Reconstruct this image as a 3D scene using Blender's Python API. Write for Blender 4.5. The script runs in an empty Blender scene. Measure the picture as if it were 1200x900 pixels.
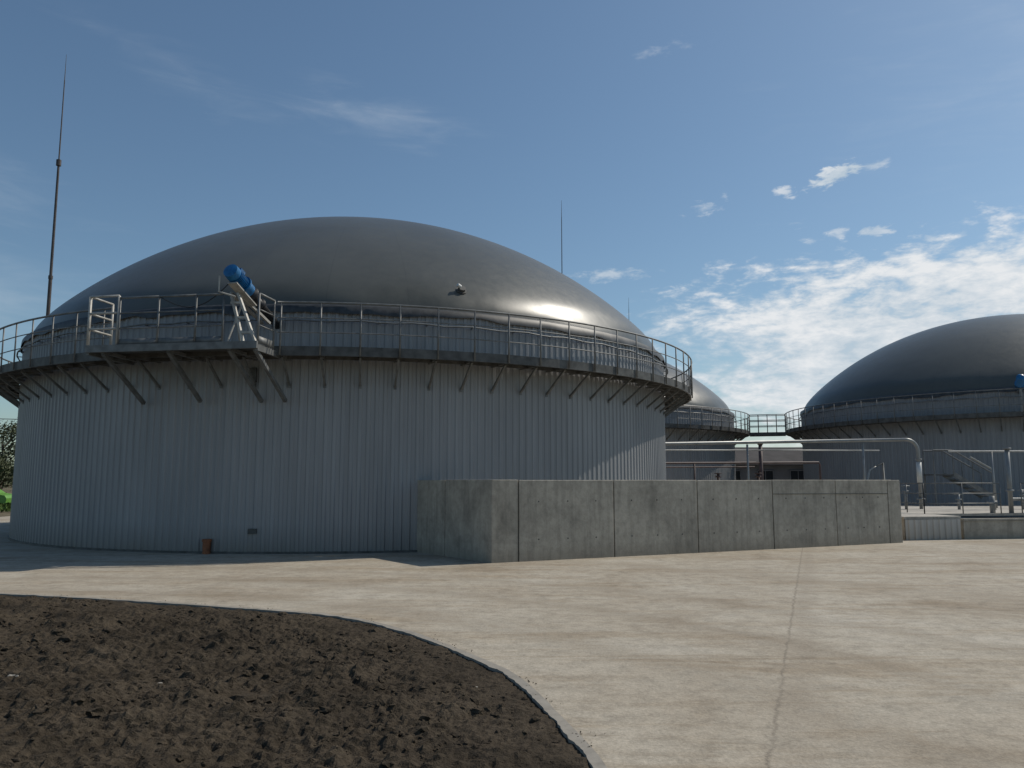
import bpy, math, random
import numpy as np
from mathutils import Vector, Matrix, noise as mnoise
random.seed(7)
S=bpy.context.scene
col=S.collection
R_=math.radians

# ------------------------------------------------------------ materials
def newmat(name):
    m=bpy.data.materials.new(name); m.use_nodes=True
    nt=m.node_tree; b=nt.nodes['Principled BSDF']
    return m,nt,b
def N(nt,t,**k):
    n=nt.nodes.new(t)
    for a,v in k.items(): setattr(n,a,v)
    return n
def noise(nt,vec,scale,detail=4,rough=.6,dist=0):
    n=N(nt,'ShaderNodeTexNoise'); n.inputs['Scale'].default_value=scale
    n.inputs['Detail'].default_value=detail; n.inputs['Roughness'].default_value=rough
    n.inputs['Distortion'].default_value=dist
    if vec is not None: nt.links.new(vec,n.inputs['Vector'])
    return n.outputs['Fac']
def ramp(nt,fac,stops):
    r=N(nt,'ShaderNodeValToRGB'); cr=r.color_ramp
    while len(cr.elements)>len(stops): cr.elements.remove(cr.elements[-1])
    while len(cr.elements)<len(stops): cr.elements.new(0.5)
    for e,(p,c) in zip(cr.elements,stops):
        e.position=p; e.color=(c[0],c[1],c[2],1) if not isinstance(c,(int,float)) else (c,c,c,1)
    nt.links.new(fac,r.inputs['Fac']); return r.outputs['Color']
def mix(nt,a,b,f,mode='MIX'):
    m=N(nt,'ShaderNodeMix',data_type='RGBA',blend_type=mode)
    for idx,v in ((0,f),(6,a),(7,b)):
        sock=m.inputs[idx]
        if isinstance(v,bpy.types.NodeSocket): nt.links.new(v,sock)
        elif idx==0: sock.default_value=v
        elif isinstance(v,(int,float)): sock.default_value=(v,v,v,1)
        else: sock.default_value=(v[0],v[1],v[2],1)
    return m.outputs[2]
def mth(nt,op,a,b=None,c=None,clamp=False):
    m=N(nt,'ShaderNodeMath',operation=op); m.use_clamp=clamp
    for i,v in enumerate((a,b,c)):
        if v is None: continue
        if isinstance(v,bpy.types.NodeSocket): nt.links.new(v,m.inputs[i])
        else: m.inputs[i].default_value=v
    return m.outputs[0]
def bump(nt,b,h,strength=.3,dist=.02):
    n=N(nt,'ShaderNodeBump'); n.inputs['Strength'].default_value=strength; n.inputs['Distance'].default_value=dist
    nt.links.new(h,n.inputs['Height']); nt.links.new(n.outputs['Normal'],b.inputs['Normal'])
def objvec(nt,scale=(1,1,1),rot=(0,0,0)):
    t=N(nt,'ShaderNodeTexCoord'); m=N(nt,'ShaderNodeMapping')
    m.inputs['Scale'].default_value=scale; m.inputs['Rotation'].default_value=rot
    nt.links.new(t.outputs['Object'],m.inputs['Vector']); return m.outputs['Vector']
def simple(name,c,rough=.5,metal=0,var=.15,scale=3,bmp=0.0):
    m,nt,b=newmat(name)
    v=objvec(nt); f=noise(nt,v,scale,2)
    lo=[x*(1-var*1.6) for x in c]; hi=[min(1,x*(1+var)) for x in c]
    nt.links.new(ramp(nt,f,[(.3,lo),(.7,hi)]),b.inputs['Base Color'])
    b.inputs['Roughness'].default_value=rough; b.inputs['Metallic'].default_value=metal
    if bmp: bump(nt,b,noise(nt,v,scale*8,2),bmp,.01)
    return m

def cladding(name,c):
    m,nt,b=newmat(name)
    f=noise(nt,objvec(nt,(1,1,.35)),.6,3,.6)
    f2=noise(nt,objvec(nt,(3,3,.15)),2.5,2,.6)
    a=ramp(nt,f,[(.3,[x*.88 for x in c]),(.7,[x*1.06 for x in c])])
    cc=mix(nt,a,ramp(nt,f2,[(.3,.88),(.65,1.0)]),1.0,'MULTIPLY')
    t=N(nt,'ShaderNodeTexCoord'); sp=N(nt,'ShaderNodeSeparateXYZ'); nt.links.new(t.outputs['Object'],sp.inputs[0])
    an=mth(nt,'ARCTAN2',sp.outputs[1],sp.outputs[0])
    sh=mth(nt,'FLOOR',mth(nt,'MULTIPLY',an,66/(2*math.pi)))
    wn=N(nt,'ShaderNodeTexWhiteNoise',noise_dimensions='1D'); nt.links.new(sh,wn.inputs['W'])
    cc=mix(nt,cc,ramp(nt,wn.outputs['Value'],[(0,.955),(1,1.0)]),1.0,'MULTIPLY')
    h=mth(nt,'SUBTRACT',1.0,mth(nt,'DIVIDE',sp.outputs[2],.7),clamp=True)
    h=mth(nt,'MULTIPLY',h,f,clamp=True)
    cc=mix(nt,cc,(.16,.14,.11),h)
    nt.links.new(cc,b.inputs['Base Color'])
    b.inputs['Roughness'].default_value=.5; b.inputs['Metallic'].default_value=.15
    return m
M_clad=cladding('grey_corrugated_cladding',(.305,.31,.318))
M_clad2=cladding('light_corrugated_cladding',(.52,.51,.49))

def membrane():
    m,nt,b=newmat('grey_pvc_membrane')
    t=N(nt,'ShaderNodeTexCoord'); sp=N(nt,'ShaderNodeSeparateXYZ'); nt.links.new(t.outputs['Object'],sp.inputs[0])
    an=mth(nt,'ARCTAN2',sp.outputs[1],sp.outputs[0])
    k=mth(nt,'FRACT',mth(nt,'ADD',mth(nt,'MULTIPLY',an,34/(2*math.pi)),100.0))
    k=mth(nt,'ABSOLUTE',mth(nt,'SUBTRACT',k,.5))
    seam=mth(nt,'GREATER_THAN',k,.492)
    v=objvec(nt)
    f=noise(nt,v,.35,3,.6); f2=noise(nt,v,4,3,.65)
    a=ramp(nt,f,[(.3,(.075,.077,.067)),(.7,(.096,.098,.086))])
    a=mix(nt,a,ramp(nt,f2,[(.3,.93),(.7,1.03)]),1,'MULTIPLY')
    a=mix(nt,a,(.055,.057,.052),mth(nt,'MULTIPLY',seam,.3))
    nt.links.new(a,b.inputs['Base Color'])
    nt.links.new(ramp(nt,f2,[(.3,.33),(.75,.40)]),b.inputs['Roughness'])
    b.inputs['Specular IOR Level'].default_value=.46
    bump(nt,b,noise(nt,v,.9,1,.5),.16,.08)
    return m
M_dome=membrane()
M_rim=simple('dark_rubber_rim',(.042,.044,.045),.5,0,.3,6)
M_galv=simple('galvanised_steel',(.30,.31,.31),.5,.4,.2,5)
M_galvm=simple('dull_galvanised_steel',(.17,.173,.17),.55,.3,.2,5)
M_galvd=simple('weathered_dark_steel',(.10,.10,.095),.6,.3,.25,5)
M_cream=simple('pale_painted_steel',(.40,.385,.35),.5,.1,.15,6)
M_mast=simple('mast_steel',(.09,.075,.07),.6,.3,.2,4)
M_blue=simple('blue_motor_paint',(.008,.13,.32),.4,0,.2,8)
M_blued=simple('dark_blue_paint',(.006,.08,.22),.45,0,.2,8)
M_black=simple('black_plastic',(.02,.02,.022),.5,0,.2,6)
M_white=simple('white_insulation',(.6,.6,.58),.5,.1,.08,4)
M_pipe=simple('stainless_pipe',(.27,.275,.27),.45,.35,.12,4)
M_red=simple('brown_primer_pipe',(.085,.055,.052),.6,0,.25,4)
M_orange=simple('rusty_orange_plastic',(.24,.085,.035),.7,0,.3,6)
M_lime=simple('green_car_paint',(.13,.30,.05),.4,0,.1,6)
M_glass=simple('dark_glass',(.02,.025,.03),.1,0,.1,2)
M_roof=simple('dark_roof_sheet',(.06,.055,.055),.9,0,.2,1)
M_plaster=simple('grey_building_wall',(.16,.17,.185),.85,0,.12,1)
M_joint=simple('wall_joint_dark_grout',(.10,.095,.08),.95,0,.2,4)  # dark joint colour, for the panel joint cores and the pour line

def concrete(name,c,hi=1.18):
    m,nt,b=newmat(name)
    v=objvec(nt)
    f=noise(nt,v,.8,5,.66,.4); f2=noise(nt,v,7,4,.72)
    a=ramp(nt,f,[(.30,[x*.68 for x in c]),(.5,c),(.68,[x*hi for x in c])])
    a=mix(nt,a,ramp(nt,f2,[(.3,.76),(.6,1.05)]),.85,'MULTIPLY')
    f4=noise(nt,objvec(nt,(4,4,.35)),1.6,4,.6)
    a=mix(nt,a,ramp(nt,f4,[(.36,.74),(.52,1.0)]),.75,'MULTIPLY')
    vo=N(nt,'ShaderNodeTexVoronoi'); vo.inputs['Scale'].default_value=14; nt.links.new(v,vo.inputs['Vector'])
    a=mix(nt,a,ramp(nt,vo.outputs['Distance'],[(.05,.55),(.11,1.0)]),.5,'MULTIPLY')
    t=N(nt,'ShaderNodeTexCoord'); sp=N(nt,'ShaderNodeSeparateXYZ'); nt.links.new(t.outputs['Object'],sp.inputs[0])
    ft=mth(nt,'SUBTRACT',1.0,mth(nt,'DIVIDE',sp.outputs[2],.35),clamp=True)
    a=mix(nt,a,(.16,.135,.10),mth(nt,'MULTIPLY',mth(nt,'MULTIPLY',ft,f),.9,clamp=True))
    nt.links.new(a,b.inputs['Base Color']); b.inputs['Roughness'].default_value=.88
    bump(nt,b,f2,.4,.012)
    return m
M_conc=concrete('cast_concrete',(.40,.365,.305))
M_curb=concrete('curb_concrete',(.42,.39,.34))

def slabmat():
    m,nt,b=newmat('concrete_apron')
    v=objvec(nt)
    f=noise(nt,v,.33,6,.72,.5); f2=noise(nt,v,3.6,6,.78,.1); f3=noise(nt,v,38,2,.7); f5=noise(nt,v,12,3,.75)
    a=ramp(nt,f,[(.28,(.275,.225,.165)),(.42,(.375,.325,.255)),(.55,(.425,.378,.305)),(.72,(.48,.438,.368))])
    a=mix(nt,a,ramp(nt,f2,[(.32,.70),(.56,1.05)]),.9,'MULTIPLY')
    t=N(nt,'ShaderNodeTexCoord'); s=N(nt,'ShaderNodeSeparateXYZ'); nt.links.new(t.outputs['Object'],s.inputs[0])
    def streak(rot,sx,sy,scale,lo,hi,dark,amt):
        nonlocal a
        ff=noise(nt,objvec(nt,(sx,sy,1),(0,0,rot)),scale,5,.78,.4)
        a=mix(nt,a,ramp(nt,ff,[(lo,dark),(hi,(1,1,1))]),amt,'MULTIPLY')
    streak(R_(17),.25,1.2,.8,.35,.50,(.68,.59,.48),.55)
    streak(R_(-14),.16,3.2,1.0,.33,.43,(.70,.62,.52),.5)
    dx=mth(nt,'SUBTRACT',s.outputs[0],-7.5); dy=mth(nt,'SUBTRACT',s.outputs[1],2.0)
    rr=mth(nt,'SQRT',mth(nt,'ADD',mth(nt,'MULTIPLY',dx,dx),mth(nt,'MULTIPLY',dy,dy)))
    rr=mth(nt,'ADD',rr,mth(nt,'MULTIPLY',mth(nt,'SUBTRACT',f,.5),1.2))
    for R0,wd,am in((12.3,.35,.6),(14.0,.30,.55),(10.6,.5,.45),(17.5,.6,.35)):
        q=mth(nt,'SUBTRACT',1.0,mth(nt,'DIVIDE',mth(nt,'ABSOLUTE',mth(nt,'SUBTRACT',rr,R0)),wd),clamp=True)
        q=mth(nt,'MULTIPLY',mth(nt,'MULTIPLY',q,ramp(nt,f2,[(.42,.0),(.60,1.0)])),am)
        a=mix(nt,a,(.20,.16,.115),q)
    wob=mth(nt,'MULTIPLY',mth(nt,'SUBTRACT',f2,.5),.16)
    def joint(nx,ny,off,per,w,col,amt):
        nonlocal a
        d=mth(nt,'ADD',mth(nt,'MULTIPLY',s.outputs[0],nx),mth(nt,'MULTIPLY',s.outputs[1],ny))
        d=mth(nt,'ADD',mth(nt,'SUBTRACT',d,off),wob)
        d=mth(nt,'DIVIDE',d,per); d=mth(nt,'ADD',d,100.5); d=mth(nt,'FRACT',d)
        d=mth(nt,'MULTIPLY',mth(nt,'ABSOLUTE',mth(nt,'SUBTRACT',d,.5)),per)
        mk=mth(nt,'SUBTRACT',1.0,mth(nt,'DIVIDE',d,w),clamp=True)
        mk=mth(nt,'MULTIPLY',mk,mth(nt,'MULTIPLY',ramp(nt,f2,[(.38,.3),(.6,1.0)]),amt))
        a=mix(nt,a,col,mk)
    L=math.hypot(5.39,14.36); nx,ny=14.36/L,-5.39/L
    joint(nx,ny,7.09*nx+19.8*ny,9.0,.022,(.17,.145,.115),.8)
    joint(nx,ny,7.09*nx+19.8*ny+.14,9.0,.22,(.27,.23,.18),.4)
    joint(-ny,nx,9.6,9.0,.02,(.18,.155,.12),.45)
    a=mix(nt,a,ramp(nt,f5,[(.32,.80),(.55,1.04)]),.7,'MULTIPLY')
    a=mix(nt,a,ramp(nt,f3,[(.3,.76),(.7,1.14)]),.75,'MULTIPLY')
    nt.links.new(a,b.inputs['Base Color']); b.inputs['Roughness'].default_value=.92
    b.inputs['Specular IOR Level'].default_value=.25
    bump(nt,b,mix(nt,f5,f3,.5),.4,.02)
    return m
M_slab=slabmat()

def soilmat(name,c,sc=1):
    m,nt,b=newmat(name)
    v=objvec(nt); f=noise(nt,v,1.1*sc,4,.65); f2=noise(nt,v,22*sc,4,.78)
    a=ramp(nt,f,[(.3,[x*.68 for x in c]),(.7,[x*1.45 for x in c])])
    a=mix(nt,a,ramp(nt,f2,[(.3,.5),(.7,1.5)]),.9,'MULTIPLY')
    nt.links.new(a,b.inputs['Base Color']); b.inputs['Roughness'].default_value=.97
    b.inputs['Specular IOR Level'].default_value=.12
    bump(nt,b,f2,.9,.03)
    return m
M_soil=soilmat('dark_soil',(.052,.041,.029))
M_field=soilmat('dry_field',(.12,.10,.065),.05)
M_grass=soilmat('grass_green',(.07,.11,.03),.5)

# ------------------------------------------------------------ mesh builder
class B:
    def __init__(s): s.v=[]; s.f=[]; s.m=[]; s.mi=0
    def add(s,vs,fs):
        o=len(s.v); s.v+= [tuple(x) for x in vs]; s.f+=[tuple(i+o for i in f) for f in fs]; s.m+=[s.mi]*len(fs)
    def box(s,c,sz,rz=0):
        cx,cy,cz=c; x,y,z=[k/2 for k in sz]; cs,sn=math.cos(rz),math.sin(rz)
        P=[]
        for dz in(-z,z):
            for dx,dy in((-x,-y),(x,-y),(x,y),(-x,y)):
                P.append((cx+dx*cs-dy*sn,cy+dx*sn+dy*cs,cz+dz))
        s.add(P,[(3,2,1,0),(4,5,6,7),(0,1,5,4),(1,2,6,5),(2,3,7,6),(3,0,4,7)])
    def frame(s,p0,p1):
        d=(p1-p0).normalized(); up=Vector((0,0,1)) if abs(d.z)<.95 else Vector((0,1,0))
        a=d.cross(up).normalized(); b=a.cross(d).normalized(); return d,a,b
    def beam(s,p0,p1,w,h):
        p0=Vector(p0);p1=Vector(p1); d,a,b=s.frame(p0,p1)
        P=[]
        for p in(p0,p1):
            for i,j in((-1,-1),(1,-1),(1,1),(-1,1)): P.append(p+a*(i*w/2)+b*(j*h/2))
        s.add(P,[(3,2,1,0),(4,5,6,7),(0,1,5,4),(1,2,6,5),(2,3,7,6),(3,0,4,7)])
    def tube(s,p0,p1,r,r2=None,n=8,caps=True):
        p0=Vector(p0);p1=Vector(p1); d,a,b=s.frame(p0,p1); r2=r if r2 is None else r2
        P=[];
        for p,q in((p0,r),(p1,r2)):
            for i in range(n):
                t=2*math.pi*i/n; P.append(p+a*(q*math.cos(t))+b*(q*math.sin(t)))
        F=[(i,(i+1)%n,n+(i+1)%n,n+i) for i in range(n)]
        if caps: F+=[tuple(range(n-1,-1,-1)),tuple(range(n,2*n))]
        s.add(P,F)
    def path(s,pts,r,n=8):
        pts=[Vector(p) for p in pts]; P=[]; F=[]; m=len(pts)
        pa=None
        for k,p in enumerate(pts):
            d=(pts[min(k+1,m-1)]-pts[max(k-1,0)]).normalized()
            if pa is None:
                up=Vector((0,0,1)) if abs(d.z)<.9 else Vector((0,1,0)); a=d.cross(up).normalized()
            else: a=(pa-d*pa.dot(d)).normalized()
            pa=a; b=a.cross(d)
            for i in range(n):
                t=2*math.pi*i/n; P.append(p+a*(r*math.cos(t))+b*(r*math.sin(t)))
        for k in range(m-1):
            for i in range(n): F.append((k*n+i,k*n+(i+1)%n,(k+1)*n+(i+1)%n,(k+1)*n+i))
        F+=[tuple(range(n)),tuple(range((m-1)*n,m*n))]
        s.add(P,F)
    def revolve(s,prof,p0,axis,n=20):
        p0=Vector(p0); d=Vector(axis).normalized(); up=Vector((0,0,1)) if abs(d.z)<.95 else Vector((0,1,0))
        a=d.cross(up).normalized(); b=a.cross(d); P=[];F=[]
        for t,r in prof:
            for i in range(n):
                q=2*math.pi*i/n; P.append(p0+d*t+a*(r*math.cos(q))+b*(r*math.sin(q)))
        m=len(prof)
        for k in range(m-1):
            for i in range(n): F.append((k*n+i,k*n+(i+1)%n,(k+1)*n+(i+1)%n,(k+1)*n+i))
        F+=[tuple(range(n-1,-1,-1)),tuple(range((m-1)*n,m*n))]
        s.add(P,F)
    def obj(s,name,mats,parent=None,smooth=False,loc=None):
        me=bpy.data.meshes.new(name); me.from_pydata(s.v,[],s.f); me.update()
        if not isinstance(mats,(list,tuple)): mats=[mats]
        for m in mats: me.materials.append(m)
        me.polygons.foreach_set('material_index',s.m)
        if smooth: me.polygons.foreach_set('use_smooth',[True]*len(me.polygons))
        o=bpy.data.objects.new(name,me); col.objects.link(o)
        if parent: o.parent=parent
        if loc: o.location=loc
        return o
def autosmooth(o,ang=35):
    me=o.data
    me.polygons.foreach_set('use_smooth',[True]*len(me.polygons))
    try: me.set_sharp_from_angle(angle=R_(ang))
    except Exception: pass
def empty(name,loc=(0,0,0)):
    e=bpy.data.objects.new(name,None); e.empty_display_size=.5; e.location=loc; col.objects.link(e); return e

# ------------------------------------------------------------ tanks
RT,RW,ZD,ZW=11.1,12.0,4.66,5.86
def dome_profile():
    r=0;z=0;n=90;phimax=R_(74);dp=phimax/n;P=[(0,0)]
    for i in range(n):
        ph=(i+.5)*dp; k=min(1,max(0,(math.degrees(ph)-38)/13)); k=k*k*(3-2*k)
        rho=15.0*(1-k)+2.1*k
        r+=rho*math.cos(ph)*dp; z-=rho*math.sin(ph)*dp; P.append((r,z))
    s=11.02/P[-1][0]; P=[(a*s,b*s) for a,b in P]; h=-P[-1][1]
    return [(a,b+h) for a,b in P],h
PROF,HD=dome_profile()
def P2(R,psi): return (R*math.sin(psi),-R*math.cos(psi))
def make_tank(center,gap=None,seed=0):
    e=empty('biogas_tank',(center[0],center[1],0))
    b=B(); nr=352; d=.026; ring=[]
    for i in range(nr):
        a0=2*math.pi*i/nr; st=2*math.pi/nr
        for fr,rr in((0,RT),(.40,RT),(.54,RT+d),(.86,RT+d)): ring.append((rr,a0+fr*st))
    zs=[-.02,ZW]; P=[];F=[];m=len(ring)
    for z in zs: P+=[(*P2(r,a),z) for r,a in ring]
    for i in range(m):
        j=(i+1)%m; F.append((i,j,m+j,m+i))
    b.add(P,F); b.obj('corrugated_wall',M_clad,e)
    b=B()
    def annulus(r0,r1,z0,z1,n=180,a0=0,a1=2*math.pi):
        full=abs(a1-a0-2*math.pi)<1e-6; k=n if full else n+1; P=[]
        for i in range(k):
            a=a0+(a1-a0)*i/n
            for r,z in((r0,z0),(r1,z0),(r1,z1),(r0,z1)): P.append((*P2(r,a),z))
        F=[]
        for i in range(n):
            j=(i+1)%k
            for q in range(4): F.append((i*4+q,j*4+q,j*4+(q+1)%4,i*4+(q+1)%4))
        b.add(P,F)
    annulus(RT-.2,RT+.06,-.02,.05); b.obj('base_flashing',M_galvd,e)
    n=220; P=[];F=[];rnd=seed*13.7
    for k,(r,z) in enumerate(PROF[1:]):
        for i in range(n):
            a=2*math.pi*i/n; q=max(0,min(1,(k-50)/30))
            w=mnoise.noise(Vector((math.cos(a)*7+rnd,math.sin(a)*7,z*1.2)))*.055*q + mnoise.noise(Vector((math.cos(a)*24+rnd,math.sin(a)*24,z*1.0)))*.028*q
            x,y=P2(r+w,a); P.append((x,y,z))
    K=len(PROF)-1
    top=len(P); P.append((0,0,HD))
    for k in range(K-1):
        for i in range(n): F.append((k*n+i,(k+1)*n+i,(k+1)*n+(i+1)%n,k*n+(i+1)%n))
    for i in range(n): F.append((top,i,(i+1)%n))
    b=B(); b.add(P,F); b.obj('membrane_dome',M_dome,e,True,(0,0,ZW-.02))
    b=B(); n=360; P=[];F=[]
    for i in range(n):
        a=2*math.pi*i/n
        w=mnoise.noise(Vector((math.cos(a)*16,math.sin(a)*16,seed*3.1)))*.10
        w2=mnoise.noise(Vector((math.cos(a)*30,math.sin(a)*30,seed*3.1)))*.03
        P+=[(*P2(RT-.08,a),ZW+.10),(*P2(RT+.07,a),ZW+.03),(*P2(RT+.085+w2,a),ZW-.15+w)]
    for i in range(n):
        j=(i+1)%n
        F+=[(i*3,i*3+1,j*3+1,j*3),(i*3+1,i*3+2,j*3+2,j*3+1)]
    b.add(P,F); b.obj('membrane_skirt',M_rim,e,True)
    b=B()
    b.path([(*P2(RT+.16,2*math.pi*i/180),ZW-.36+.02*math.sin(i*1.7)) for i in range(181)],.022,6)
    for i in range(60):
        a=2*math.pi*i/60; b.tube((*P2(RT+.02,a),ZW-.36),(*P2(RT+.18,a),ZW-.36),.015,n=5)
    b.obj('air_hose',M_galvm,e,True)
    b=B(); annulus(RT+.06,RW,ZD-.045,ZD)
    b.mi=1; annulus(RW+.002,RW+.055,ZD-.13,ZD+.09)
    annulus(RT+.34,RT+.40,ZD-.13,ZD-.048)
    b.obj('walkway_deck',[M_galvd,M_galvd],e)
    g0,g1=gap if gap else (None,None)
    npost=84
    b=B(); bb=B()
    for i in range(npost):
        a=2*math.pi*(i+.3)/npost; an=(math.degrees(a)+180)%360-180
        ins=gap and g0<an<g1
        if not ins:
            b.tube((*P2(RW+.085,a),ZD-.12),(*P2(RW+.085,a),ZD+1.10),.021,n=6)
        bb.beam((*P2(RT+.03,a),ZD-.09),(*P2(RW,a),ZD-.09),.05,.06)
        bb.beam((*P2(RW-.10,a),ZD-.13),(*P2(RT+.035,a),ZD-.70),.045,.055)
        bb.box((*P2(RT+.035,a),ZD-.72),(.07,.02,.10),a)
    def rail(z,r):
        if gap: s0,s1=R_(g1),R_(g0+360)
        else: s0,s1=0,2*math.pi
        k=240; b.path([(*P2(RW+.085,s0+(s1-s0)*i/k),z) for i in range(k+1)],r,6)
    rail(ZD+1.10,.025); rail(ZD+.74,.014); rail(ZD+.40,.014)
    b.obj('walkway_railing',M_galvm,e,True)
    bb.obj('walkway_brackets',M_galvm,e)
    return e
C1=Vector((-5.56,30,0))
t1=make_tank(C1,gap=(-18.8,.9),seed=1)
C2=Vector((3.5,53.9,0)); C3=Vector((28.5,45.8,0))
t2=make_tank(C2,seed=2); t3=make_tank(C3,seed=3)

def dome_z(r):
    for (a,z0),(b_,z1) in zip(PROF,PROF[1:]):
        if a<=r<=b_: return ZW-.02+z0+(z1-z0)*(r-a)/(b_-a)
b=B(); rx,ry=4.24,-9.75; rr=math.hypot(rx,ry); z=dome_z(rr); nrm=Vector((rx/rr*.75,ry/rr*.75,.66)); p=Vector((rx,ry,z))
b.revolve([(-.03,.14),(.03,.14),(.03,.10),(.10,.10),(.10,.06)],p,nrm,16); b.mi=1
b.revolve([(0,.05),(.10,.05),(.11,.035)],p+nrm*.12+Vector((-.05,0,.01)),Vector((-.7,-.6,.4)),12)
b.obj('inspection_port',[M_galvd,M_white],t1)

def onwall(psi,z,out=.03): x,y=P2(RT+out,R_(psi)); return Vector((x,y,z))
b=B()
q=onwall(-2.6,.52); b.box(q,(.20,.05,.12),R_(-2.6)); 
b.obj('wall_vent',M_galvd,t1)
b=B(); q=onwall(-8.0,.20,.12); b.revolve([(0,.09),(.28,.09),(.28,.11),(.34,.11),(.34,.05)],(q.x,q.y,.0),(0,0,1),14)
b.obj('drain_pipe_stub',M_orange,t1)
b=B(); b.box(onwall(-3.2,4.2,.05),(.16,.08,.35),R_(-3.2)); b.obj('junction_box',M_galvd,t1)

# ------------------------------------------------------------ service platform
th=R_(-8.9); o=Vector((math.sin(th),-math.cos(th),0)); tt=Vector((math.cos(th),math.sin(th),0))
def LP(a,b_,z): return C1+tt*a+o*b_+Vector((0,0,z))
pe=empty('service_platform',(0,0,0))
b=B()
BF=12.75; A0,A1=-2.05,2.0
b.beam(LP(A0,12.3,ZD-.01),LP(A1,12.3,ZD-.01),BF-11.86,.04)
b.obj('platform_deck',M_galvd,pe)
b=B()
b.beam(LP(A0-.03,BF+.03,ZD-.03),LP(A1+.03,BF+.03,ZD-.03),.06,.16)
for a in(A0,A1): b.beam(LP(a,11.2,ZD-.09),LP(a,BF,ZD-.09),.07,.13)
for a in(A0+.35,-.1,1.35,1.95):
    b.beam(LP(a,BF-.05,ZD-.12),LP(a,11.3 if abs(a)<1 else 11.1,ZD-1.10),.08,.08)
    b.beam(LP(a,11.2,ZD-.10),LP(a,BF-.02,ZD-.10),.07,.07)
b.obj('platform_struts',M_galvm,pe)
b=B()
H=1.12
def fence(pts,mids=(.42,.77)):
    for p in pts: b.tube(LP(*p,ZD-.1),LP(*p,ZD+H),.024,n=8)
    for p,q in zip(pts,pts[1:]):
        b.tube(LP(*p,ZD+H),LP(*q,ZD+H),.026)
        for m in mids: b.tube(LP(*p,ZD+m),LP(*q,ZD+m),.015)
        b.beam(LP(*p,ZD+.10),LP(*q,ZD+.10),.012,.16)
fence([(A0+.75,BF+.02),(-.35,BF+.02),(.55,BF+.02),(1.2,BF+.02)])
fence([(A1,BF-.05),(A1,11.95)])
b.obj('platform_railing',M_galvm,pe,True)
b=B()
for (p,q) in(((A0,BF),(A0,11.98)),((A0,BF+.02),(A0+.72,BF+.02))):
    for k in(.02,.42,.78,1.17): b.tube(LP(*p,ZD+k),LP(*q,ZD+k),.027)
    for s_ in(p,q): b.tube(LP(*s_,ZD-.02),LP(*s_,ZD+1.17),.03)
b.obj('platform_gate',M_cream,pe,True)

# ------------------------------------------------------------ agitator
ae=empty('agitator_drive',(0,0,0))
Mt=Vector((-6.10,16.95,6.20)); En=Vector((-5.62,19.0,5.36))
ax=(En-Mt).normalized()
b=B(); st=Mt-ax*.10
b.revolve([(0,.10),(.02,.165),(.17,.175),(.18,.14)],st,ax,24)
for k in range(7):
    t=.20+k*.045
    b.revolve([(t,.14),(t+.018,.14),(t+.018,.17),(t+.03,.17),(t+.03,.14)],st,ax,24)
b.revolve([(.50,.12),(.53,.12),(.53,.21),(.57,.21),(.57,.13),(.66,.17),(.80,.17),(.84,.12)],st,ax,24)
d_,a_,b_=b.frame(Mt,En)
autosmooth(b.obj('motor_body',M_blue,ae,False))
b=B(); c=st+ax*.34+b_*.18; b.beam(c-ax*.09,c+ax*.09,.16,.10); c=st+ax*.74-a_*.16; b.beam(c-ax*.10,c+ax*.10,.14,.18)
b.obj('terminal_box',M_blued,ae)
b=B(); b.revolve([(.84,.11),(.90,.11),(.90,.19),(.94,.19),(.94,.12),(1.30,.10),(1.30,.15),(1.36,.15),(1.36,.09),(2.6,.09)],st,ax,18)
b.obj('shaft_tube',M_black,ae,True)
b=B()
g=LP(A1-.02,BF+.02,ZD+.02)
for off in(Vector((0,0,0)),tt*-.28):
    b.beam(st+ax*.55-b_*.22+off*.6-tt*.05,g+off,.055,.055)
    b.beam(st+ax*.55-b_*.22+off*.6-tt*.05,st+ax*1.9-b_*.16+off*.6,.06,.06)
for k in(.2,.5,.8):
    p=(st+ax*.55-b_*.22-tt*.05).lerp(g,k); b.beam(p,p+tt*-.25,.05,.05)
b.beam(st+ax*.2-b_*.20,st+ax*1.1-b_*.20,.22,.03)
b.tube(st+ax*.6-b_*.2-tt*.2,LP(1.25,12.0,ZD),.025)
b.tube(st+ax*1.0-b_*.2-tt*.2,LP(1.2,12.6,ZD),.025)
b.path([st+ax*.0-b_*.15-tt*.2+Vector((0,0,0)),st-b_*.15-tt*.2+Vector((0,0,-.35)),st-b_*.15+tt*.15+Vector((0,.1,-.45))],.02,6)
b.obj('carrier_frame',M_cream,ae)
b=B(); p0=st+ax*.34+b_*.22; p3=LP(-.35,BF+.02,ZD+1.12)
b.path([p0.lerp(p3,k/10)+Vector((0,0,-.5*math.sin(math.pi*k/10))) for k in range(11)],.012,6); b.obj('power_cable',M_black,ae,True)

# ------------------------------------------------------------ lightning rods
def rod(base,ztop,zj):
    b=B(); x,y,z0=base
    q=lambda z:(x,y,z)
    zm=z0+(zj-z0)*.5
    b.tube(q(z0),q(zm),.07,.06,10); b.tube(q(zm),q(zj),.05,.04,10)
    b.tube(q(zm-.06),q(zm+.06),.075,n=10); b.tube(q(zj-.10),q(zj+.12),.085,n=10)
    b.tube(q(zj),q(ztop-1),.026,.018,8); b.tube(q(ztop-1),q(ztop),.016,.006,6)
    b.box((x,y,z0+.02),(.3,.3,.04))
    for s_ in(-.11,.11): b.box((x+s_,y,z0+.12),(.03,.16,.2))
    return b.obj('lightning_rod',M_mast,None)
rod((-16.55,27.9,ZD),17.4,13.2)
rod((2.72,42.3,ZD),17.0,12.0)
rod((9.5,63.6,ZD),16.5,12.5)

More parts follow.
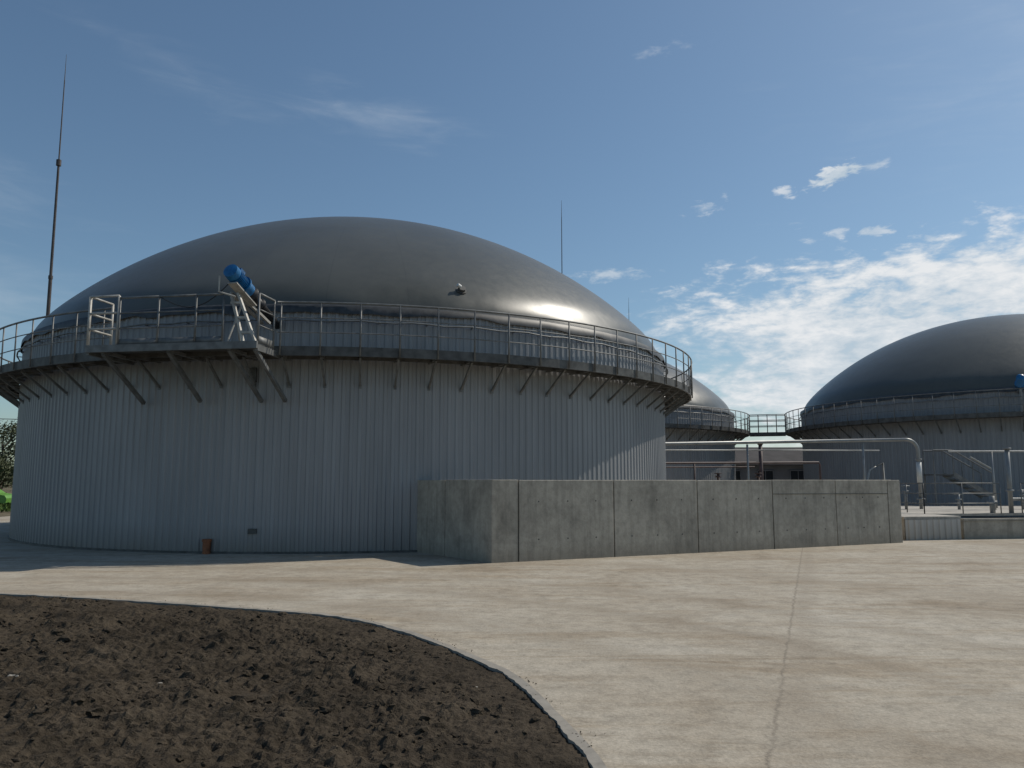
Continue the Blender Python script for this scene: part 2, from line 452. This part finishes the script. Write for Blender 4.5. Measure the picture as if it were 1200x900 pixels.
# ------------------------------------------------------------ ground
b=B(); s=2500
b.add([(-s,-s,-.16),(s,-s,-.16),(s,s,-.16),(-s,s,-.16)],[(0,1,2,3)])
b.obj('ground',M_field)
curve=[(-20,13.6),(-14,13.2),(-10.5,12.9),(-7.78,12.38),(-5.5,11.69),(-3.42,10.92),(-2.15,10.32),(-1.16,9.29),(-.33,7.97),(.074,7.14),(.38,5.91),(.55,5.08),(.65,4.0),(.72,2.5),(.77,0),(.80,-10)]
def cr(pts,k=8):
    out=[]
    for i in range(len(pts)-1):
        p0=pts[max(i-1,0)];p1=pts[i];p2=pts[i+1];p3=pts[min(i+2,len(pts)-1)]
        for j in range(k):
            t=j/k
            out.append(tuple(.5*((2*p1[c])+(-p0[c]+p2[c])*t+(2*p0[c]-5*p1[c]+4*p2[c]-p3[c])*t*t+(-p0[c]+3*p1[c]-3*p2[c]+p3[c])*t**3) for c in(0,1)))
    out.append(pts[-1]); return out
cv=cr(curve)
loop=cv+[(45,-10),(45,60),(-12,60),(-24,44),(-24,20)]
import bmesh
bm=bmesh.new(); vs=[bm.verts.new((x,y,0)) for x,y in loop]; f=bm.faces.new(vs)
bm.normal_update()
if f.normal.z<0: f.normal_flip()
r=bmesh.ops.extrude_edge_only(bm,edges=list(bm.edges))
for v in [g for g in r['geom'] if isinstance(g,bmesh.types.BMVert)]: v.co.z=-.2
bmesh.ops.triangulate(bm,faces=[f])
me=bpy.data.meshes.new('concrete_pavement'); bm.to_mesh(me); bm.free(); me.materials.append(M_slab)
ob=bpy.data.objects.new('concrete_pavement',me); col.objects.link(ob)
KW=.075
b=B(); P=[];F=[]
fine=cr(cv,4)
cvv=[Vector((x,y)) for x,y in fine]
for i,p in enumerate(cvv):
    d=(cvv[min(i+1,len(cvv)-1)]-cvv[max(i-1,0)]).normalized(); nrm=Vector((-d.y,d.x))
    wv=.022*mnoise.noise(Vector((p.x*3,p.y*3,0)))+.012*mnoise.noise(Vector((p.x*14,p.y*14,0)))
    zt=.008+.006*mnoise.noise(Vector((p.x*5,p.y*5,3)))
    q1=p-nrm*(KW+wv)
    P+=[(p.x,p.y,zt),(q1.x,q1.y,zt-.004),(q1.x,q1.y,-.15),(p.x,p.y,-.15)]
for i in range(len(cvv)-1):
    for q in range(4): F.append((i*4+q,i*4+(q+1)%4,(i+1)*4+(q+1)%4,(i+1)*4+q))
b.add(P,F); b.obj('kerb',M_curb)

cva=np.array(cv)
def sdist(x,y):
    A=cva[:-1];Bq=cva[1:];D=Bq-A
    t=((x-A[:,0])*D[:,0]+(y-A[:,1])*D[:,1])/(D**2).sum(1); t=np.clip(t,0,1)
    cx=A[:,0]+D[:,0]*t; cy=A[:,1]+D[:,1]*t; d2=(x-cx)**2+(y-cy)**2; k=int(np.argmin(d2))
    cr_=D[k,0]*(y-A[k,1])-D[k,1]*(x-A[k,0])
    return math.copysign(math.sqrt(d2[k]),-cr_)
def soil_h(x,y):
    d=sdist(x,y)
    if d<.035: return -.155
    k=min(1,(d-.035)/1.2)
    v=Vector((x,y,0))
    h=mnoise.noise(v*.55)*.09+mnoise.noise(v*1.7+Vector((3,1,0)))*.07
    r1=mnoise.noise(v*3.6+Vector((9,2,0))); r2=mnoise.noise(v*8); r3=mnoise.noise(v*17); r4=mnoise.noise(v*35)
    h2=max(0,r1)*.10+abs(r2)*.055+max(-.1,r3)*.038+r4*.014
    return -.025+.03*k+h*k*.8+h2*(.28+.72*k)
def grid(x0,x1,y0,y1,st):
    xs=np.arange(x0,x1,st); ys=np.arange(y0,y1,st); P=[(x,y,soil_h(x,y)) for y in ys for x in xs]
    n=len(xs); F=[(j*n+i,j*n+i+1,(j+1)*n+i+1,(j+1)*n+i) for j in range(len(ys)-1) for i in range(n-1)]
    return P,F
b=B()
P,F=grid(-5.2,1.0,4.4,11.9,.022); b.add(P,F)
P,F=grid(-12,-5.19,4.4,13.6,.05); b.add(P,F)
P,F=grid(-22,-11.9,-4,14,.35); b.add(P,F)
P,F=grid(-12,1.0,-4.,4.45,.12); b.add(P,F)
b.obj('soil_bed',M_soil,None,False)
ico=bmesh.new(); bmesh.ops.create_icosphere(ico,subdivisions=2,radius=1); IV=[v.co.copy() for v in ico.verts]; IF=[tuple(v.index for v in f.verts) for f in ico.faces]; ico.free()
ico=bmesh.new(); bmesh.ops.create_icosphere(ico,subdivisions=1,radius=1); JV=[v.co.copy() for v in ico.verts]; JF=[tuple(v.index for v in f.verts) for f in ico.faces]; ico.free()
b=B()
def clod(x,y,s,base=None):
    big=s>.03; V_,F_=(IV,IF) if big else (JV,JF)
    h=soil_h(x,y) if base is None else base; off=Vector((random.random()*90,random.random()*90,0)); sc=Vector((random.uniform(.8,1.4),random.uniform(.7,1.2),random.uniform(.45,.75)))
    rz=Matrix.Rotation(random.random()*6.28,3,'Z'); P=[]
    for v in V_:
        q=v*(1+.7*mnoise.noise(v*1.6+off)+.4*mnoise.noise(v*4+off))
        q=rz@Vector((q.x*sc.x,q.y*sc.y,q.z*sc.z)); P.append((x+q.x*s,y+q.y*s,h+q.z*s-s*.1))
    b.add(P,F_)
cnt=0
while cnt<5600:
    x=random.uniform(-9.5,.5); y=random.uniform(4.4,12.8)
    if mnoise.noise(Vector((x*.9,y*.9,5)))+random.uniform(-.35,.35)<-.05: continue
    if sdist(x,y)<.13: continue
    s=min(.06,.009*math.exp(abs(random.gauss(0,.68)))); clod(x,y,s); cnt+=1
for x,y,s in((-2.03,6.35,.12),(-1.86,6.25,.09),(-2.16,6.2,.075),(-1.98,6.52,.075),(-3.6,6.0,.05),(-3.3,7.9,.06),(-1.1,7.0,.05),(-1.4,5.2,.05),(-.6,5.6,.045),(-4.6,9.3,.07),(-.2,6.2,.05)): clod(x,y,s)
# a few fine crumbs on the kerb line
cnt=0
while cnt<260:
    i=random.randrange(20,len(cvv)-60); p=cvv[i]; d=(cvv[i+1]-p).normalized(); dist=abs(random.gauss(0,.07))-.04
    if mnoise.noise(Vector((p.x*2,p.y*2,8)))<-.05: continue
    q=p+Vector((-d.y,d.x))*dist; clod(q.x,q.y,random.uniform(.002,.007),.006); cnt+=1
b.obj('soil_clods',M_soil,None,False)
b=B()
for x,y,s in((-4.3,7.1,.035),(-4.22,7.05,.02),(-5.4,8.2,.03),(-2.9,6.8,.018),(-.3,6.9,.02)):
    clod(x,y,s)
b.obj('rubble_stones',M_curb,None,False)
b=B(); b.beam((-5.62,8.75,-.1),(-5.60,8.76,.62),.03,.03); b.mi=1; b.beam((-5.60,8.76,.50),(-5.60,8.76,.63),.034,.034)
b.obj('marker_stake',[M_orange,M_cream])

# ------------------------------------------------------------ concrete containment wall
b=B(); HW=1.71; TK=.28
def wallrun(p0,p1,cuts,th=TK,z1=HW,gapw=.026):
    p0=Vector((*p0,0));p1=Vector((*p1,0)); L=(p1-p0).length; d=(p1-p0)/L; n=Vector((-d.y,d.x,0))
    cs=[0]+cuts+[L]
    for c0,c1 in zip(cs,cs[1:]):
        a=p0+d*(c0+(gapw/2 if c0>0 else 0)); e=p0+d*(c1-(gapw/2 if c1<L else 0)); off=n*(th/2+random.uniform(-.006,.006))
        zt=z1+random.uniform(-.008,.008)
        m=(a+e)/2+off; b.mi=0; b.box((m.x,m.y,zt/2-.05),((e-a).length,th,zt+.1),math.atan2(d.y,d.x))
    m=(p0+p1)/2+n*(th/2); b.mi=1; b.box((m.x,m.y,z1/2-.06),(L-.06,th-.05,z1+.06),math.atan2(d.y,d.x)); b.mi=0
pc=(-.42,16.8); pr=(10.75,22.25); pl=(-2.55,19.75)
Lr=math.hypot(pr[0]-pc[0],pr[1]-pc[1])
cuts=[.62,3.02,5.38,7.75,9.95,11.93]
wallrun(pc,pr,cuts)
wallrun(pl,pc,[1.75])
dr=Vector((pr[0]-pc[0],pr[1]-pc[1])).normalized(); nr_=Vector((-dr.y,dr.x))
q0=Vector(pr)+nr_*(TK+.003); q1=q0+nr_*5.5
wallrun((q0.x,q0.y),(q1.x,q1.y),[2.7])
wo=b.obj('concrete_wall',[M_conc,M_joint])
bv=wo.modifiers.new('bevel','BEVEL'); bv.width=.012; bv.segments=2
b=B(); n2=Vector((dr.y,-dr.x,0))
for c0,c1 in zip([0.0]+cuts,cuts+[Lr]):
    if c1-c0<1: continue
    for fr in(.2,.5,.8):
        for z in(.45,1.25):
            p=Vector((pc[0],pc[1],0))+Vector((dr.x,dr.y,0))*(c0+(c1-c0)*fr)+Vector((0,0,z)); b.tube(p-n2*.01,p+n2*.008,.018,n=10)
b.obj('tie_holes',M_galvd,wo)
b=B()
p=Vector((pc[0]+dr.x*7.76,pc[1]+dr.y*7.76,1.36))+n2*.007; q=Vector((pc[0]+dr.x*11.92,pc[1]+dr.y*11.92,1.34))+n2*.007
b.beam(p,q,.012,.014)
b.obj('pour_joint',M_joint,wo)

# ------------------------------------------------------------ raised plinth, right
b=B()
def corr_run(p0,p1,z0,z1,pitch=.2,d=.03):
    p0=Vector((*p0,0));p1=Vector((*p1,0)); L=(p1-p0).length; dd=(p1-p0)/L; n=Vector((dd.y,-dd.x,0)); k=int(L/pitch); P=[]
    for i in range(k):
        for fr,o_ in((0,0),(.4,0),(.5,d),(.9,d)):
            q=p0+dd*(L*(i+fr)/k)+n*o_; P+=[(q.x,q.y,z0),(q.x,q.y,z1)]
    F=[(i*2,i*2+2,i*2+3,i*2+1) for i in range(len(P)//2-1)]
    b.add(P,F)
corr_run((11.25,23.1),(13.05,23.5),0,.58)
corr_run((13.05,25.2),(32,28.5),0,.50)
pl_=b.obj('corrugated_plinth_cladding',M_clad2)
b=B()
P=[(11.25,23.14),(13.1,23.54),(13.1,25.25),(32,28.55),(32,33),(11.0,33)]
n=len(P); b.add([(x,y,.585) for x,y in P]+[(x,y,.66) for x,y in P],[tuple(range(n,2*n))]+[(i,(i+1)%n,n+(i+1)%n,n+i) for i in range(n)])
b.add([(11.3,23.25,0),(13.0,23.6,0),(13.0,33,0),(11.3,33,0),(11.3,23.25,.6),(13.0,23.6,.6),(13,33,.6),(11.3,33,.6)],[(0,1,5,4),(1,2,6,5),(3,0,4,7)])
dk=b.obj('raised_platform',M_curb); pl_.parent=dk
b=B(); b.beam((13.15,23.6,.26),(30,26.5,.26),.15,.52); b.beam((13.15,23.6,.56),(30,26.5,.56),.2,.06)
b.obj('low_concrete_kerb',M_conc)

# ------------------------------------------------------------ pipework and railings
pe2=empty('gas_pipeline',(0,0,0))
b=B()
zz=3.08
pts=[(5.2,30.6,zz),(14.5,29.6,zz+.12)]
for k in range(9):
    t=math.pi/2*k/8; pts.append((14.6+.42*math.sin(t),29.55,zz+.12-.42*(1-math.cos(t))))
pts.append((15.02,29.55,.65)); b.path(pts,.062,12)
b.revolve([(0,.12),(.04,.12)],(15.02,29.55,2.45),(0,0,1),14); b.revolve([(0,.14),(.05,.14)],(15.02,29.55,1.0),(0,0,1),14)
b.tube((13.1,29.8,.65),(13.1,29.8,3.1),.04)
b.tube((8.9,30.2,0),(8.9,30.2,3.05),.04)
b.path([(15.5,28.4,2.72),(26,30.0,2.8)],.032,8)
b.path([(5.3,30.9,2.86),(10,31,2.86),(14.4,31.3,2.86)],.025,8)
b.path([(13.1,30,1.1),(13.4,30,2.1),(13.9,30,2.35),(13.95,30,.7)],.04,8)
b.path([(16.9,29.5,2.55),(17.7,29.5,2.1),(17.75,29.5,.7)],.04,8)
for x in(17.2,20.1,23): b.tube((x,28.4+.1524*(x-15.5),.6),(x,28.4+.1524*(x-15.5),2.74),.03)
for x,h in((14.2,1.5),(16.1,1.2),(18.4,1.35),(18.9,1.2)):
    b.tube((x,29.0,.6),(x,29.0,h),.05,n=10); b.revolve([(0,.10),(.04,.10)],(x,29.0,h-.2),(0,0,1),12)
    b.tube((x-.16,29.0,h),(x+.16,29.0,h),.02,n=6)
b.obj('main_pipe',M_pipe,pe2,True)
b=B(); b.revolve([(0,.09),(.75,.09)],(15.02,29.55,1.62),(0,0,1),16); b.obj('pipe_insulation',M_white,pe2,True)
b=B(); b.path([(5.5,36,2.46),(13.8,36,2.5),(13.85,36,2.4),(13.85,36,.2)],.05,8); b.path([(5.5,36.3,2.28),(11,36.3,2.31)],.03,8)
b.tube((11.2,36,0),(11.2,36,3.3),.09); b.tube((11.2,36,3.3),(11.2,36,3.42),.13)
b.tube((8.2,36,0),(8.2,36,2.5),.04)
b.obj('slurry_pipe',M_red,pe2,True)
b=B()
for x,y in((7.2,28),(8.6,28)):
    b.tube((x,y,1.0),(x,y,1.95),.05); b.revolve([(0,.13),(.03,.13)],(x,y,1.93),(0,0,1),12); b.tube((x,y,1.8),(x,y,1.86),.1)
b.obj('hand_valves',M_red,pe2,True)
b=B(); b.tube((16.05,25.9,.6),(16.05,25.9,2.72),.07,n=14); b.revolve([(0,.12),(.05,.12)],(16.05,25.9,1.35),(0,0,1),14); b.revolve([(0,.12),(.05,.12)],(16.05,25.9,2.70),(0,0,1),14)
b.path([(16.05,25.9,1.1),(16.5,26,1.1),(16.7,26.1,.9),(16.7,26.1,.6)],.05,8)
b.tube((15.45,25.9,.6),(15.45,25.9,1.2),.08,n=12); b.tube((15.3,25.9,1.0),(15.6,25.9,1.0),.05,n=10)
b.obj('standpipe',M_pipe,pe2,True)
def fencerun(name,pts,z0,h,mat,mids=(.5,),step=1.2,r=.02):
    b=B(); pts=[Vector((*p,0)) for p in pts]
    for p,q in zip(pts,pts[1:]):
        L=(q-p).length; k=max(1,round(L/step))
        for i in range(k+1):
            c=p.lerp(q,i/k); b.tube((c.x,c.y,z0),(c.x,c.y,z0+h),r,n=6)
        for m in list(mids)+[1.0]: b.tube((p.x,p.y,z0+h*m),(q.x,q.y,z0+h*m),r*1.0,n=6)
    return b.obj(name,mat,None,True)
fencerun('safety_railing',[(12.95,28.6),(12.95,25.3),(15.6,25.7)],.66,.95,M_galvm,(.33,.66))
fencerun('safety_railing',[(16.4,25.9),(26,27.5)],.66,.95,M_galvm,(.33,.66))
se=empty('access_stairs',(0,0,0)); b=B()
for y in(33.2,34.0):
    b.tube((18.3,y,2.95),(19.9,y,2.0),.03); b.tube((17.5,y,2.95),(18.3,y,2.95),.03)
    for x,z in((17.5,2.95),(18.3,2.95),(19.1,2.47),(19.9,2.0)): b.tube((x,y,z),(x,y,z-1.0),.025)
    b.beam((18.3,y,1.95),(19.9,y,1.0),.04,.18); b.tube((17.5,y,0),(17.5,y,1.95),.04); 
b.obj('handrails',M_galvm,se)
b=B()
for i in range(6): b.box((18.4+i*.27,33.6,1.88-i*.165),(.26,.78,.03))
b.box((17.9,33.6,1.93),(.9,.8,.05)); b.obj('treads',M_galvd,se)

d=(C3-C2).normalized(); p=C2+d*(RW+.06)+Vector((0,0,ZD)); q=C3-d*(RW+.06)+Vector((0,0,ZD)); side=Vector((-d.y,d.x,0))
be=empty('walkway_bridge',(0,0,0)); b=B(); b.beam(p-Vector((0,0,.03)),q-Vector((0,0,.03)),1.0,.05)
for s_ in(-.5,.5): b.beam(p+side*s_-Vector((0,0,.1)),q+side*s_-Vector((0,0,.1)),.06,.2)
b.obj('bridge_deck',M_galvd,be); b=B()
for s_ in(-.5,.5):
    for k in range(5):
        c=p.lerp(q,k/4)+side*s_; b.tube(c,c+Vector((0,0,1.1)),.025,n=6)
    for h in(.4,.75,1.1): b.tube(p+side*s_+Vector((0,0,h)),q+side*s_+Vector((0,0,h)),.025,n=6)
b.obj('bridge_railing',M_galvm,be,True)

def small_agit(center,psi,z):
    e=empty('agitator_drive',(0,0,0)); a=R_(psi); p=Vector((*P2(12.3,a),z))+center; axx=Vector((-math.sin(a),math.cos(a),-.35)).normalized()
    b=B(); b.revolve([(0,.1),(.02,.17),(.6,.17),(.6,.21),(.66,.21),(.66,.16),(1.0,.18),(1.05,.13)],p-axx*.3,axx,18); b.obj('motor_body',M_blue,e,True)
    b=B(); b.beam(p+axx*.3-Vector((0,0,.18)),p+axx*.3-Vector((0,0,1.3)),.08,.08); b.revolve([(.7,.09),(1.9,.09)],p,axx,12); b.obj('carrier_frame',M_galv,e)
small_agit(C3,-29.0,ZD+1.45)

# ------------------------------------------------------------ background building
def building(loc,w,dp,h,rh,rz):
    e=empty('farm_building',loc); e.rotation_euler=(0,0,rz)
    b=B(); b.box((0,0,h/2),(w,dp,h)); 
    b.add([(-w/2,-dp/2,h),(-w/2,dp/2,h),(-w/2,0,h+rh)],[(0,1,2)]); b.add([(w/2,-dp/2,h),(w/2,dp/2,h),(w/2,0,h+rh)],[(0,1,2)])
    b.obj('walls',M_plaster,e)
    b=B(); o_=.35
    for s_ in(-1,1):
        b.add([(-w/2-o_,s_*(dp/2+o_),h-.1),(w/2+o_,s_*(dp/2+o_),h-.1),(w/2+o_,0,h+rh+.04),(-w/2-o_,0,h+rh+.04),(-w/2-o_,s_*(dp/2+o_),h-.18),(w/2+o_,s_*(dp/2+o_),h-.18)],[(0,1,2,3),(0,1,5,4)])
    b.obj('roof',M_roof,e)
    b=B(); n=int(w/2.4)
    for i in range(n): b.box((-w/2+1.3+i*2.4,-dp/2-.01,1.9),(1.1,.06,1.0))
    b.obj('windows',M_glass,e)
    b=B()
    for i in range(n):
        x=-w/2+1.3+i*2.4
        for s_ in(-.58,.58): b.box((x+s_,-dp/2-.03,1.9),(.07,.09,1.1))
        b.box((x,-dp/2-.03,2.435),(1.23,.09,.07)); b.box((x,-dp/2-.03,1.365),(1.23,.09,.07)); b.box((x,-dp/2-.045,1.9),(.05,.02,.98))
    b.obj('window_frames',M_plaster,e)
building((20.5,63,0),10,6,3.0,1.25,R_(-4)); building((34,92,0),30,10,3.2,1.8,0); building((0,95,0),26,10,3.2,1.8,R_(3)); building((26,110,0),40,12,4.0,2.2,R_(2))

# ------------------------------------------------------------ trees
def leafmat():
    m,nt,b=newmat('foliage'); f=noise(nt,objvec(nt),.9,2,.6)
    a=ramp(nt,f,[(.3,(.034,.042,.018)),(.7,(.085,.10,.04))])
    nt.links.new(a,b.inputs['Base Color']); b.inputs['Roughness'].default_value=.7; return m
M_leaf=leafmat(); M_bark=simple('bark',(.09,.07,.05),.9,0,.3,6,.3)
def leaf(b,c,s):
    a=Vector((random.gauss(0,1),random.gauss(0,1),random.gauss(0,1))).normalized(); q=a.orthogonal().normalized(); w=a.cross(q)
    b.add([c-q*s,c+w*s*.5,c+q*s,c-w*s*.5],[(0,1,2,3)])
def tree(x,y,h,wd,nl=2600):
    e=empty('tree',(x,y,-.1)); b=B(); b.tube((0,0,0),(0,0,h*.55),.13,.07); cl=[]
    for i in range(13):
        z=h*random.uniform(.12,.7); a=random.random()*6.28; L=wd*random.uniform(.4,.9)
        p=Vector((0,0,z)); q=Vector((math.cos(a)*L,math.sin(a)*L,z+h*random.uniform(.12,.28))); b.tube(p,q,.05,.015,6); cl.append((q,random.uniform(.35,.7)*wd*.6))
        m=p.lerp(q,.5); r=m+Vector((random.uniform(-.5,.5),random.uniform(-.5,.5),h*.15)); b.tube(m,r,.025,.01,5); cl.append((r,wd*.3))
    cl.append((Vector((0,0,h*.85)),wd*.35)); b.tube((0,0,h*.55),(0,0,h*.92),.07,.015)
    b.obj('trunk',M_bark,e); b=B()
    for i in range(nl):
        c,s=random.choice(cl); v=Vector((random.gauss(0,.55),random.gauss(0,.55),random.gauss(0,.6)))*s; leaf(b,c+v,random.uniform(.07,.14))
    b.obj('crown',M_leaf,e)
for x,y,h,w in((-38.9,61,6.2,1.7),(-41.5,62,5.2,1.7),(-45,60,6.2,2),(-37.8,58.8,3.6,1.5),(-37.2,66,4.6,1.5)): tree(x,y,h,w)
b=B()
for i in range(12000):
    a=random.uniform(-75,75); r=random.uniform(235,262); x=r*math.sin(R_(a)); y=r*math.cos(R_(a))
    top=4.5+3.5*mnoise.noise(Vector((a*.5,0,0)))+2.0*mnoise.noise(Vector((a*2.3,4,0)))
    leaf(b,Vector((x,y,random.uniform(0,1)**.8*top)),random.uniform(.6,1.2))
b.obj('distant_treeline',M_leaf)
b=B()
for i in range(7000):
    x=random.uniform(-60,-24); y=random.uniform(46,58); leaf(b,Vector((x,y,-.1+random.random()*.25)),random.uniform(.08,.2))
b.obj('grass',M_grass)

ce=empty('parked_car',(-36.9,56.2,-.14)); 
prof=[(2.05,.30),(2.1,.62),(1.95,.82),(1.0,.98),(.35,1.42),(-1.1,1.46),(-1.8,1.02),(-2.05,.95),(-2.1,.35)]
b=B(); n=len(prof); P=[]
for y in(-.82,-.70,.70,.82):
    for x,z in prof:
        inn=.12 if (abs(y)>.8 and z>1.0) else 0
        P.append((x,y-(math.copysign(inn,y) if inn else 0),z if abs(y)<.8 else z-.02))
F=[]
for k in range(3):
    for i in range(n-1): F.append((k*n+i,k*n+i+1,(k+1)*n+i+1,(k+1)*n+i))
F+=[tuple(range(n)),tuple(range(3*n,4*n))]
b.add(P,F); b.obj('body',M_lime,ce)
b=B()
for x in(1.3,-1.35):
    for y in(-.76,.76): b.tube((x,y-.1,.31),(x,y+.1,.31),.31,n=20)
b.obj('wheels',M_black,ce)
b=B(); b.box((-.3,-.79,1.18),(1.5,.12,.32)); b.box((-.3,.79,1.18),(1.5,.12,.32)); b.obj('windows',M_glass,ce)
b=B(); b.path([(-60,50,6.4),(-45,51,5.9),(-30,55,5.8),(-15,62,6.3)],.025,5)
b.tube((-60,50,-.1),(-60,50,6.9),.12); b.tube((-15,62,-.1),(-15,62,6.9),.12); b.obj('power_line',M_mast)

# ------------------------------------------------------------ light
AZ,EL=65,48
sd=Vector((math.sin(R_(AZ))*math.cos(R_(EL)),math.cos(R_(AZ))*math.cos(R_(EL)),math.sin(R_(EL))))
l=bpy.data.lights.new('sun','SUN'); l.energy=3.2; l.angle=R_(.53); l.color=(1,.93,.82)
lo=bpy.data.objects.new('sun',l); col.objects.link(lo); lo.rotation_euler=sd.to_track_quat('Z','Y').to_euler(); lo.location=(30,20,40)

w=bpy.data.worlds.new('sky'); S.world=w; w.use_nodes=True; nt=w.node_tree
bg=nt.nodes['Background']
sky=N(nt,'ShaderNodeTexSky',sky_type='NISHITA'); sky.sun_disc=False; sky.sun_elevation=R_(EL); sky.sun_rotation=R_(AZ)
sky.air_density=1.0; sky.dust_density=.9; sky.ozone_density=.9; sky.altitude=100
tc=N(nt,'ShaderNodeTexCoord'); sp=N(nt,'ShaderNodeSeparateXYZ'); nt.links.new(tc.outputs['Generated'],sp.inputs[0])
az=mth(nt,'ARCTAN2',sp.outputs[0],sp.outputs[1]); el=mth(nt,'ARCSINE',sp.outputs[2])
def vec(kx,ky,skew=0):
    c=N(nt,'ShaderNodeCombineXYZ')
    nt.links.new(mth(nt,'ADD',mth(nt,'MULTIPLY',az,kx),mth(nt,'MULTIPLY',el,skew)),c.inputs[0]); nt.links.new(mth(nt,'MULTIPLY',el,ky),c.inputs[1]); return c.outputs[0]
vA=vec(1,2.4); vB=vec(.6,3.0,1.2)
nzA=noise(nt,vA,10,5,.6,.4); nzB=noise(nt,vA,38,4,.62,.2); nzC=noise(nt,vB,14,4,.6,.6)
nzmix=mth(nt,'ADD',mth(nt,'MULTIPLY',nzA,.62),mth(nt,'MULTIPLY',nzB,.38))
def blob(a,e,wa,we,k,soft,alpha,nz,tilt=0):
    dx=mth(nt,'SUBTRACT',az,R_(a)); dy=mth(nt,'SUBTRACT',mth(nt,'SUBTRACT',el,R_(e)),mth(nt,'MULTIPLY',dx,tilt))
    x=mth(nt,'DIVIDE',dx,R_(wa)); y=mth(nt,'DIVIDE',dy,R_(we))
    r=mth(nt,'SQRT',mth(nt,'ADD',mth(nt,'MULTIPLY',x,x),mth(nt,'MULTIPLY',y,y)))
    m=mth(nt,'ADD',mth(nt,'SUBTRACT',1.0,r),mth(nt,'MULTIPLY',mth(nt,'SUBTRACT',nz,.5),k))
    m=mth(nt,'DIVIDE',m,soft,clamp=True); m=mth(nt,'MULTIPLY',mth(nt,'MULTIPLY',m,m),mth(nt,'SUBTRACT',3.0,mth(nt,'MULTIPLY',m,2.0)))
    return mth(nt,'MULTIPLY',m,alpha)
masks=[
 blob(26,8.2,20,7.6,2.6,.70,.94,nzmix),
 blob(32,11.8,20,4.2,3.6,.9,.88,nzmix),
 blob(24,4.5,30,9,1.0,1.2,.45,nzA),
 blob(22.9,20.0,1.9,.65,3.5,.6,.9,nzB,.25), blob(19.6,19.3,.8,.45,3.0,.7,.65,nzB), blob(25.4,20.3,1.1,.4,3.0,.9,.5,nzB),
 blob(25.3,16.2,1.2,.45,3.5,.7,.6,nzB), blob(22.8,16.4,1.0,.45,3.5,.8,.5,nzB), blob(14.1,18.9,1.3,.6,5,1.2,.4,nzB,.4), blob(28.3,15.3,.8,.3,3,.9,.35,nzB),
 blob(7.4,14.6,3.2,.5,3.5,1.2,.55,nzB), blob(11.3,29.2,1.8,.5,5,1.8,.22,nzB,.2),
 blob(-9.5,25.0,9,2.2,2.4,2.2,.28,nzC,-.10), blob(-23,26,9,1.9,2.4,2.4,.18,nzC,-.25), blob(-36,17,9,3,2.2,2.2,.18,nzC),blob(-36,11,12,4,1.6,1.8,.26,nzC),
 blob(40,24,20,7,3.0,2.2,.14,nzC),
]
tot=None
for m in masks:
    inv=mth(nt,'SUBTRACT',1.0,m); tot=inv if tot is None else mth(nt,'MULTIPLY',tot,inv)
cl=mth(nt,'SUBTRACT',1.0,tot,clamp=True)
STR=.09
cc=mix(nt,(.50/STR,.59/STR,.67/STR),(.80/STR,.82/STR,.84/STR),ramp(nt,nzmix,[(.40,0.0),(.60,1.0)]))
skc=mix(nt,sky.outputs['Color'],(.83,.97,1.0),1.0,'MULTIPLY')
fin=mix(nt,skc,cc,cl)
nt.links.new(fin,bg.inputs['Color']); bg.inputs['Strength'].default_value=STR

# ------------------------------------------------------------ camera
cam=bpy.data.cameras.new('camera'); cam.lens=28.0; cam.sensor_width=36; cam.clip_end=6000; cam.clip_start=.05
co=bpy.data.objects.new('camera',cam); col.objects.link(co); co.location=(0,0,1.7); co.rotation_euler=(R_(90+6.9),0,0); S.camera=co
S.view_settings.view_transform='Standard'; S.view_settings.look='None'; S.view_settings.exposure=0; S.view_settings.gamma=1
